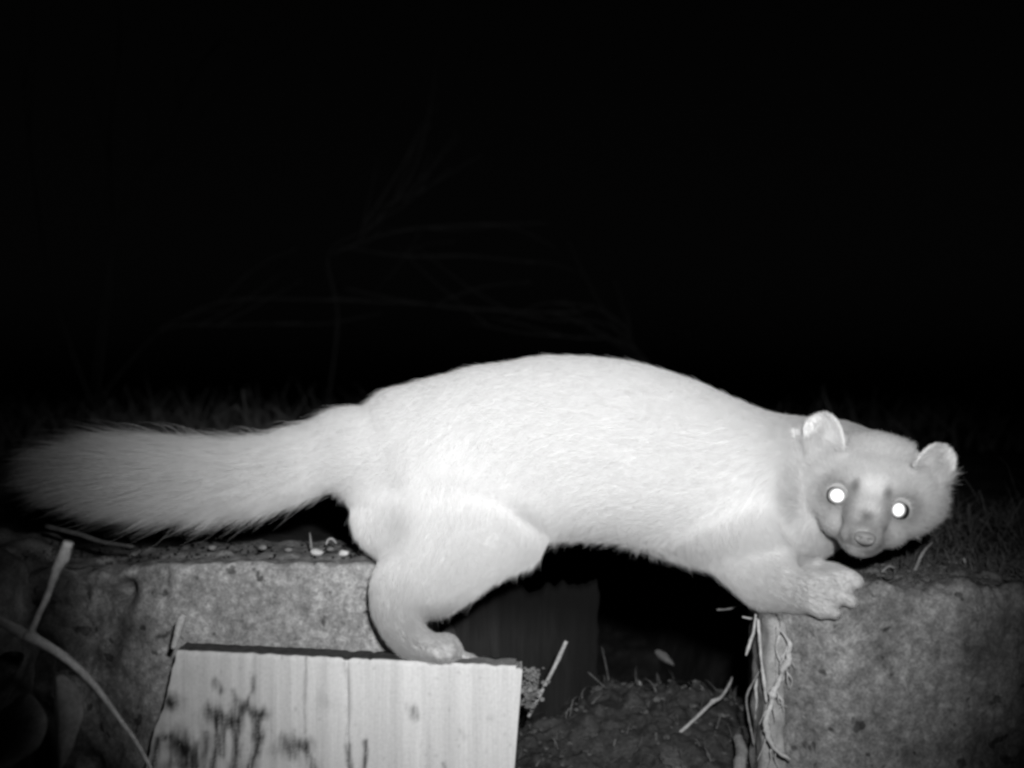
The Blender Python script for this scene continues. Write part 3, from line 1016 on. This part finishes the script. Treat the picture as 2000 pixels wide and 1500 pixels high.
A = Acc()
for pth, rt in ((TAIL, 1.0), (TRUNK, .72), (NECK, .85), (THIGH, .6), (THIGH2, .6), (SHANK, .8), (FOOT, 1), (FAR_THIGH, .7), (RUMP, .8), (CREASE, .5), (ARM, .6), (PAW, .7), (FAR_ARM, .8)):
    A.add(loft(pth, rt))
for pth in HTOES + FTOES:
    A.add(loft(pth, 1.0, 16))
# head masses
for e in ((0, 10, -60, 112, 80, 92), (-88, 26, -62, 50, 56, 56), (86, 28, -62, 50, 54, 56), (-72, -6, -52, 48, 44, 58), (66, -4, -52, 48, 44, 58),
          (0, 14, -8, 74, 56, 46), (0, -26, -20, 80, 56, 58), (-40, -46, -22, 42, 35, 48), (36, -44, -22, 42, 35, 48),
          (0, 36, -66, 98, 70, 80), (-60, 52, -62, 52, 50, 50), (60, 52, -62, 52, 50, 50), (0, -74, 14, 42, 30, 56)):
    A.add(hE(*e))
A.add(hE(0, 84, -88, 90, 60, 56))
def hpath(L): 
    out = []
    for x, y, z, r, t in L:
        w = H(x, y, z)
        out.append((1000 + w.x / w.y * F, 750 - w.z / w.y * F, w.y, r, t))
    return out
A.add(loft(hpath([(0, -6, 0, 50, 1), (0, -28, 40, 41, 1), (0, -48, 68, 33, 1), (0, -58, 84, 25, 1)]), 1.0))
for sx in (-1, 1):
    A.add(hE(16 * sx, -64, 62, 23, 20, 29))          # whisker pads
    A.add(hE(58 * sx, 16, -2, 34, 24, 24))            # brows
A.add(hE(0, -90, 42, 24, 15, 32))                     # chin
A.add(ear(-1)); A.add(ear(1))

tmp = mk('body', A.V, A.F)
bm = bmesh.new(); bm.from_mesh(tmp.data); bmesh.ops.recalc_face_normals(bm, faces=bm.faces); bm.to_mesh(tmp.data); bm.free()
md = tmp.modifiers.new('r', 'REMESH'); md.mode = 'VOXEL'; md.voxel_size = 0.0012; md.adaptivity = 0
bpy.context.view_layer.update()
dg = bpy.context.evaluated_depsgraph_get()
me2 = bpy.data.meshes.new_from_object(tmp.evaluated_get(dg), depsgraph=dg)
bpy.data.objects.remove(tmp)

nv = len(me2.vertices)
co = np.empty(nv * 3, np.float32); me2.vertices.foreach_get('co', co); co = co.reshape(-1, 3).astype(np.float64)
ed = np.empty(len(me2.edges) * 2, np.int64); me2.edges.foreach_get('vertices', ed); ed = ed.reshape(-1, 2)
deg = np.bincount(ed.ravel(), minlength=nv).astype(float)[:, None]
# regional smoothing weight: strong on trunk, weak on face and paws
pxx = 1000 + co[:, 0] / co[:, 1] * F; pyy = 750 - co[:, 2] / co[:, 1] * F
wsm = np.ones(nv)
def soft(cx, cy, sx, sy): return np.exp(-(((pxx - cx) / sx) ** 2 + ((pyy - cy) / sy) ** 2) ** 2)
wsm -= .975 * soft(1640, 1165, 75, 70) + .975 * soft(885, 1270, 60, 45)
hd = soft(1700, 960, 190, 170)
wsm = np.clip(wsm - .35 * hd - .55 * soft(1697, 1025, 100, 72) - .8 * soft(1603, 835, 62, 52) - .8 * soft(1828, 902, 58, 56), .02, 1)
for it in range(90):
    w = (wsm if it > 30 else np.minimum(wsm * 1.0, 1))[:, None] * .6
    acc = np.zeros_like(co)
    np.add.at(acc, ed[:, 0], co[ed[:, 1]]); np.add.at(acc, ed[:, 1], co[ed[:, 0]])
    co += (acc / deg - co) * w
me2.vertices.foreach_set('co', co.astype(np.float32).ravel())
me2.update()

marten = empty('marten', (P(1150, 0, .69).x, .69, -0.17))
tag(marten, 'pale furred marten stretched across the gap from the board to the block, eyes shining', 'marten')

# fur colour plus painted shade, same function for skin and hair
def coat_shade(p):
    x = 1000 + p[:, 0] / p[:, 1] * F; y = 750 - p[:, 2] / p[:, 1] * F
    g = lambda cx, cy, sx, sy: np.exp(-((x - cx) / sx) ** 2 - ((y - cy) / sy) ** 2)
    base = np.full(len(x), 0.89)
    # face: local head coordinates
    q = (p - np.array(HC)) / hs
    hx, hy, hz = q @ np.array(ex), q @ np.array(ey), q @ np.array(ez)
    gh = lambda cx, cy, sx, sy: np.exp(-((hx - cx) / sx) ** 2 - ((hy - cy) / sy) ** 2)
    X_, Y_ = x - 1697, y - 981
    hx = X_ * math.cos(_roll) + Y_ * math.sin(_roll); hy = X_ * math.sin(_roll) - Y_ * math.cos(_roll)
    onhead = 1 / (1 + np.exp(-(hz + 92) / 14)) / (1 + np.exp(((np.abs(hx) / 168) ** 3 + (np.abs(hy - 18) / 158) ** 3 - 1) * 5))
    k = np.ones(len(x))
    k *= 1 - onhead * .12
    k *= 1 - (1 - onhead) * .22 * np.clip((x - 1480) / 130, 0, 1) * np.clip((930 - y) / 90, 0, 1)  # nape darkened: shade of the receding neck put into the fur colour
    k *= 1 - onhead * .25 * gh(0, -75, 60, 35)
    for s in (-1, 1):
        k *= 1 - onhead * .80 * gh(61.5 * s, 1, 25, 25)
        k *= 1 - onhead * .55 * gh(31 * s, 22, 9, 15)
        k *= 1 - onhead * .25 * gh(34 * s, -30, 12, 24)
    k *= 1 - onhead * .60 * gh(3, -32, 14, 12)
    k *= 1 - onhead * .35 * gh(2, -48, 22, 8)
    k *= 1 - onhead * .45 * gh(12, -92, 24, 4.5)
    k *= 1 - onhead * .3 * (gh(-16, -74, 6, 12) + gh(33, -74, 6, 12))
    k *= 1 - onhead * .35 * gh(44, -58, 9, 16)
    k *= 1 + onhead * .10 * gh(0, 35, 45, 30)
    # legs darker: partly their own tone, partly flash falloff put into the colour
    k *= 1 - .42 * np.clip(g(800, 1260, 190, 150) + g(1610, 1190, 170, 105), 0, 1)
    k *= 1 - .16 * np.exp(-((x - 1150) / 330) ** 4) * np.clip((y - 960) / 110, 0, 1)  # belly darker towards the bottom: body shading put into the fur colour
    k *= 1 - .60 * np.clip((330 - x) / 300, 0, 1) - .20 * np.clip((640 - x) / 300, 0, 1)  # tail dims towards its tip: flash falloff put into the fur colour
    k *= 1 - .14 * g(775, 1010, 30, 55)  # crease behind the thigh darkened: shade put into the fur colour
    k *= 1 + onhead * .12 * (1 / (1 + np.exp(-(hy - 92) / 5))) * (np.hypot(np.abs(hx) - 112, hy - 122) < 46) / (1 + np.exp(-(hz + 66) / 5))
    k *= 1 - onhead * .30 * (gh(116, 112, 15, 20) + gh(-122, 112, 13, 24))  # ear cups darkened: shade of the hollow put into the colour
    return base * k


def fur_mats():
    m, t, b = ntree('marten_skin')
    an = t.nodes.new('ShaderNodeAttribute'); an.attribute_name = 'shade'
    setcol(t, b, an.outputs['Fac'], 1.0, 0.0)
    m2, t2, b2 = ntree('marten_fur')
    an = t2.nodes.new('ShaderNodeAttribute'); an.attribute_name = 'shade'
    t2.nodes.remove(b2)
    df = t2.nodes.new('ShaderNodeBsdfDiffuse'); tr = t2.nodes.new('ShaderNodeBsdfTranslucent'); mx = t2.nodes.new('ShaderNodeMixShader')
    t2.links.new(an.outputs['Fac'], df.inputs['Color']); t2.links.new(an.outputs['Fac'], tr.inputs['Color'])
    mx.inputs[0].default_value = 0.5
    t2.links.new(df.outputs[0], mx.inputs[1]); t2.links.new(tr.outputs[0], mx.inputs[2])
    t2.links.new(mx.outputs[0], [n for n in t2.nodes if n.type == 'OUTPUT_MATERIAL'][0].inputs['Surface'])
    return m, m2


M_skin, M_fur = fur_mats()
body = bpy.data.objects.new('body', me2)
me2.name = 'body'
COL.objects.link(body)
me2.materials.clear(); me2.materials.append(M_skin)
me2.polygons.foreach_set('use_smooth', [True] * len(me2.polygons))
body.parent = marten; body.matrix_parent_inverse = marten.matrix_world.inverted()
set_attr(body, 'shade', coat_shade(co) * 0.9)

# ---- flow field: segments (a, b, direction, length m, lift)
segs = []
def seg_path(path, rev, length, lift):
    pts = [P(a[0], a[1], a[2]) for a in path]
    for a, b in zip(pts, pts[1:]):
        d = (a - b) if rev else (b - a)
        segs.append((a, b, d.normalized(), length, lift))
seg_path(TRUNK, True, .0108, .21)
seg_path(NECK, True, .0095, .28)
tl = [P(a[0], a[1], a[2]) for a in TAIL]
tlen = [.013, .019, .027, .033, .037, .039, .038, .036]
for i in range(len(tl) - 1):
    segs.append((tl[i], tl[i + 1], (tl[i + 1] - tl[i]).normalized(), tlen[i], [.3, .42, .55, .60, .60, .58, .50, .4][i]))
seg_path(THIGH, False, .0095, .20); seg_path(THIGH2, False, .0095, .20)
seg_path(SHANK, False, .0055, .22); seg_path(FOOT, False, .0032, .25)
seg_path(FAR_THIGH[:5], False, .007, .3); seg_path(FAR_THIGH[4:], False, .004, .3); seg_path(RUMP, False, .006, .35)
seg_path(ARM[:3], False, .009, .26); seg_path(ARM[2:], False, .0055, .22); seg_path(PAW, False, .0024, .25)
seg_path(FAR_ARM, False, .005, .25)
for t_ in HTOES + FTOES: seg_path(t_, False, .0016, .25)
SA = np.array([list(s[0]) for s in segs]); SB = np.array([list(s[1]) for s in segs])
SD = np.array([list(s[2]) for s in segs]); SL = np.array([s[3] for s in segs]); SF = np.array([s[4] for s in segs])

me2.calc_loop_triangles()
tri = np.empty(len(me2.loop_triangles) * 3, np.int64); me2.loop_triangles.foreach_get('vertices', tri); tri = tri.reshape(-1, 3)
a_, b_, c_ = co[tri[:, 0]], co[tri[:, 1]], co[tri[:, 2]]
cr = np.cross(b_ - a_, c_ - a_); ar = np.linalg.norm(cr, axis=1) / 2
fn_ = cr / (2 * ar[:, None] + 1e-20)
vn = np.zeros_like(co)
for k in range(3): np.add.at(vn, tri[:, k], cr)
vn /= np.linalg.norm(vn, axis=1)[:, None] + 1e-20
cen = (a_ + b_ + c_) / 3
# denser where hairs are short (face, paws), sparser on the side away from the camera
cpx = 1000 + cen[:, 0] / cen[:, 1] * F; cpy = 750 - cen[:, 2] / cen[:, 1] * F
facing = -(fn_[:, 1])
wgt = ar * np.where(facing > -.35, 1.0, .35)
headw = np.exp(-(((cpx - 1700) / 175) ** 2 + ((cpy - 950) / 160) ** 2) ** 2)
wgt *= 1 + 2.2 * headw
N = 520000
ti = rng.choice(len(tri), N, p=wgt / wgt.sum())
r1, r2 = np.sqrt(rng.random(N)), rng.random(N)
w0, w1, w2 = 1 - r1, r1 * (1 - r2), r1 * r2
root = a_[ti] * w0[:, None] + b_[ti] * w1[:, None] + c_[ti] * w2[:, None]
nrm = vn[tri[ti, 0]] * w0[:, None] + vn[tri[ti, 1]] * w1[:, None] + vn[tri[ti, 2]] * w2[:, None]
nrm /= np.linalg.norm(nrm, axis=1)[:, None] + 1e-12

num = np.zeros((N, 3)); ln = np.zeros(N); lf = np.zeros(N); den = np.zeros(N)
for i in range(len(segs)):
    ab = SB[i] - SA[i]
    u = np.clip(((root - SA[i]) @ ab) / (ab @ ab + 1e-12), 0, 1)
    d = np.linalg.norm(root - SA[i] - u[:, None] * ab, axis=1)
    w = 1 / (d + .004) ** 3.5
    num += w[:, None] * SD[i]; ln += w * SL[i]; lf += w * SF[i]; den += w
flow = num / den[:, None]; ln /= den; lf /= den
# head: hair streams back from the nose
nose = np.array(H(0, -58, 95)); q = (root - np.array(HC)) / hs
hx, hy, hz = q @ np.array(ex), q @ np.array(ey), q @ np.array(ez)
rpx = 1000 + root[:, 0] / root[:, 1] * F; rpy = 750 - root[:, 2] / root[:, 1] * F
X_, Y_ = rpx - 1697, rpy - 981
fx = X_ * math.cos(_roll) + Y_ * math.sin(_roll); fy = X_ * math.sin(_roll) - Y_ * math.cos(_roll)
rad_h = (np.abs(fx) / 162) ** 3 + (np.abs(fy - 18) / 150) ** 3
isH = 1 / (1 + np.exp(-(hz + 88) / 12)) / (1 + np.exp((rad_h - 1) * 7))
isH *= ~(rpy > 1098)
earw = ((np.hypot(np.abs(fx) - 114, fy - 122) < 62) & (hz > np.where(fx > 0, -125, -66)) & (fy > 84)).astype(float)
isH = np.maximum(isH, earw)
fh = root - nose; fh /= np.linalg.norm(fh, axis=1)[:, None]
flow = flow * (1 - isH[:, None]) + fh * isH[:, None]
lh = .0024 + .0064 * np.clip((np.abs(hx) + np.maximum(0, -hz) * .9 - 40) / 120, 0, 1)
isEar = (earw > .5) & ((fy > 92) | (np.abs(fx) > 136)) & (isH > .5) & (np.abs(fx) > 60)
lh = np.where(isEar, .0021, lh)
ln = ln * (1 - isH) + lh * isH
lf = lf * (1 - isH) + .36 * isH
ln *= 1 - .45 * (1 - isH) * np.clip((rpx - 1500) / 80, 0, 1) * np.clip((960 - rpy) / 60, 0, 1)
# long fringe under belly and thigh
under = np.clip(-nrm[:, 2] - .1, 0, 1) * np.clip((rpx - 700) / 80, 0, 1) * np.clip((1560 - rpx) / 120, 0, 1) * np.clip((rpy - 940) / 110, 0, 1)
ln *= 1 + .95 * under
lf += .12 * under
flow += np.array([0, 0, -1.0]) * (under * .6)[:, None]
t_ = flow - nrm * np.sum(flow * nrm, axis=1)[:, None]
t_ /= np.linalg.norm(t_, axis=1)[:, None] + 1e-9
t_ += rng.normal(0, .06, (N, 3)) * (1 + 1.6 * isH[:, None]); t_ /= np.linalg.norm(t_, axis=1)[:, None]
lift = lf * (rng.uniform(.8, 1.2, N) + (rng.random(N) < .10) * rng.uniform(.2, .9, N))
ln *= rng.uniform(.62, 1.1, N) + (rng.random(N) - .35) * .5 * np.clip((560 - rpx) / 200, 0, 1) + (rng.random(N) < .08) * .35
d1 = t_ * np.cos(lift * 1.5)[:, None] + nrm * np.sin(lift * 1.5)[:, None]
K = 5
s = np.linspace(0, 1, K)[None, :, None]
pos = root[:, None, :] + ln[:, None, None] * (d1[:, None, :] * s * (1 - .35 * s) + t_[:, None, :] * .42 * s * s)
tail_w = np.clip((640 - rpx) / 120, 0, 1)
pos[:, :, 2] -= (ln * .10)[:, None] * (np.linspace(0, 1, K) ** 2)[None, :]
# clumps
G = 9000
gi = rng.choice(N, G, replace=False)
kd = kdtree.KDTree(G)
for i, g in enumerate(gi): kd.insert(root[g], i)
kd.balance()
near = np.fromiter((kd.find(r)[1] for r in root), np.int64, N)
gt = gi[near]
cl = rng.uniform(.0, .14, N) * (1 - isH * .75)
cl += under * rng.uniform(.2, .65, N)
cl += np.clip((700 - rpx) / 150, 0, 1) * rng.uniform(.1, .45, N)
off = pos[gt] - pos[:, :, :]
off -= (root[gt] - root)[:, None, :] * 0
wcl = (cl[:, None] * (np.linspace(0, 1, K) ** 1.5)[None, :])[:, :, None]
ok = (np.linalg.norm(root[gt] - root, axis=1) < np.minimum(.004, ln * .35))[:, None, None]
pos = pos + off * wcl * ok
# keep the eyes, nose and mouth clear
keep = np.ones(N, bool)
X_, Y_ = rpx - 1697, rpy - 981
fx = X_ * math.cos(_roll) + Y_ * math.sin(_roll); fy = X_ * math.sin(_roll) - Y_ * math.cos(_roll)
for sx in (-1, 1):
    keep &= ~((np.hypot(fx - 61.5 * sx, fy - 1) < 21) & (isH > .5))
keep &= ~((np.hypot((fx - 8) / 1.2, fy + 70) < 12) & (isH > .5) & (hz > 60))
pos = pos[keep]; rk = root[keep]; nk = len(pos)
sh = coat_shade(rk) * (1 + rng.uniform(-1, 1, nk) * np.where(isH[keep] > .5, .14, .05))

hc = bpy.data.hair_curves.new('fur')
hc.add_curves([K] * nk)
hc.attributes['position'].data.foreach_set('vector', pos.astype(np.float32).ravel())
rad = hc.attributes.get('radius') or hc.attributes.new('radius', 'FLOAT', 'POINT')
rbase = np.where(isH[keep] > .5, .00008, .000062)
rprof = np.array([1.0, 1.0, .85, .6, .12])
rad.data.foreach_set('value', (rbase[:, None] * rprof[None, :]).astype(np.float32).ravel())
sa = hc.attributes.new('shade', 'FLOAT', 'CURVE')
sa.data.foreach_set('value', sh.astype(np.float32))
hc.materials.append(M_fur)
fur = bpy.data.objects.new('fur', hc)
COL.objects.link(fur)
fur.parent = marten; fur.matrix_parent_inverse = marten.matrix_world.inverted()

# ---- eyes, nose: seated on the finished surface
bvh = BVHTree.FromPolygons([tuple(v) for v in co], [tuple(t) for t in tri.tolist()])
m_eye, t, b = ntree('wet_eye')
b.inputs['Base Color'].default_value = (.02, .02, .02, 1); b.inputs['Roughness'].default_value = .12
m_tap, t, b = ntree('tapetum')          # the mirror layer at the back of the eye that throws the flash back
b.inputs['Base Color'].default_value = (.98, .98, .98, 1); b.inputs['Metallic'].default_value = 1.0
b.inputs['Roughness'].default_value = .52


def disc(c, n, rx, ry, dome, mat, name, parent, xa):
    n = n.normalized(); xa = (xa - n * xa.dot(n)).normalized(); ya = n.cross(xa)
    V, Fc = [c + n * dome], []
    R_, S_ = 8, 32
    for i in range(1, R_ + 1):
        f = i / R_
        for s_ in range(S_):
            th = 2 * math.pi * s_ / S_
            V.append(c + xa * math.cos(th) * rx * f + ya * math.sin(th) * ry * f + n * dome * math.sqrt(max(0, 1 - f * f)))
    for s_ in range(S_): Fc.append((0, 1 + s_, 1 + (s_ + 1) % S_))
    for i in range(R_ - 1):
        for s_ in range(S_):
            a = 1 + i * S_ + s_; b2 = 1 + i * S_ + (s_ + 1) % S_
            Fc.append((a, a + S_, b2 + S_, b2))
    V.append(c - n * dome * .8); k = len(V) - 1
    for s_ in range(S_):
        a = 1 + (R_ - 1) * S_ + s_; b2 = 1 + (R_ - 1) * S_ + (s_ + 1) % S_
        Fc.append((a, k, b2))
    return mk(name, V, Fc, mat, parent)


for (exx, eyy, rxp, ryp) in ((1635, 968, 16.5, 16.5), (1755, 996, 14.5, 16.5)):
    d = P(exx, eyy, 1).normalized()
    loc, nn, _, dist = bvh.ray_cast(Vector((0, 0, 0)), d)
    r = 21 * hs
    v, f = ellip(loc + d * (r * .62), (r, r, r))
    e = mk('eye', v, f, m_eye, marten)
    c = loc - d * (r * .38 + .0006)
    mid = (flash.location * .5 - c).normalized()
    disc(c - d * .0004, mid, rxp * hs, ryp * hs, .0014, m_tap, 'pupil', e, ex)

m_nose, t, b = ntree('nose_leather')
b.inputs['Base Color'].default_value = (.19, .19, .19, 1); b.inputs['Roughness'].default_value = .55
loc, nn, _, dist = bvh.ray_cast(Vector((0, 0, 0)), P(1689, 1051, 1).normalized())
nb = Acc()
V, Fc = ellip(Vector((0, 0, 0)), (1, 1, 1), (Vector((1, 0, 0)), Vector((0, 1, 0)), Vector((0, 0, 1))), 36)
V2 = []
for p in V:
    x, y, z = p
    wx = 1.0 + .25 * max(0, y)
    zz = z
    for sx in (-1, 1):
        zz -= .55 * math.exp(-((x - .5 * sx) / .22) ** 2 - ((y + .12) / .24) ** 2) * (z > 0)
    zz -= .15 * math.exp(-(x / .08) ** 2) * (z > 0) * (y < .1)
    V2.append(loc + (ex * x * 19 * wx + ey * y * 13 + ez * zz * 11) * hs)
mk('nose', V2, Fc, m_nose, marten)
print('hairs', nk, 'body verts', nv)
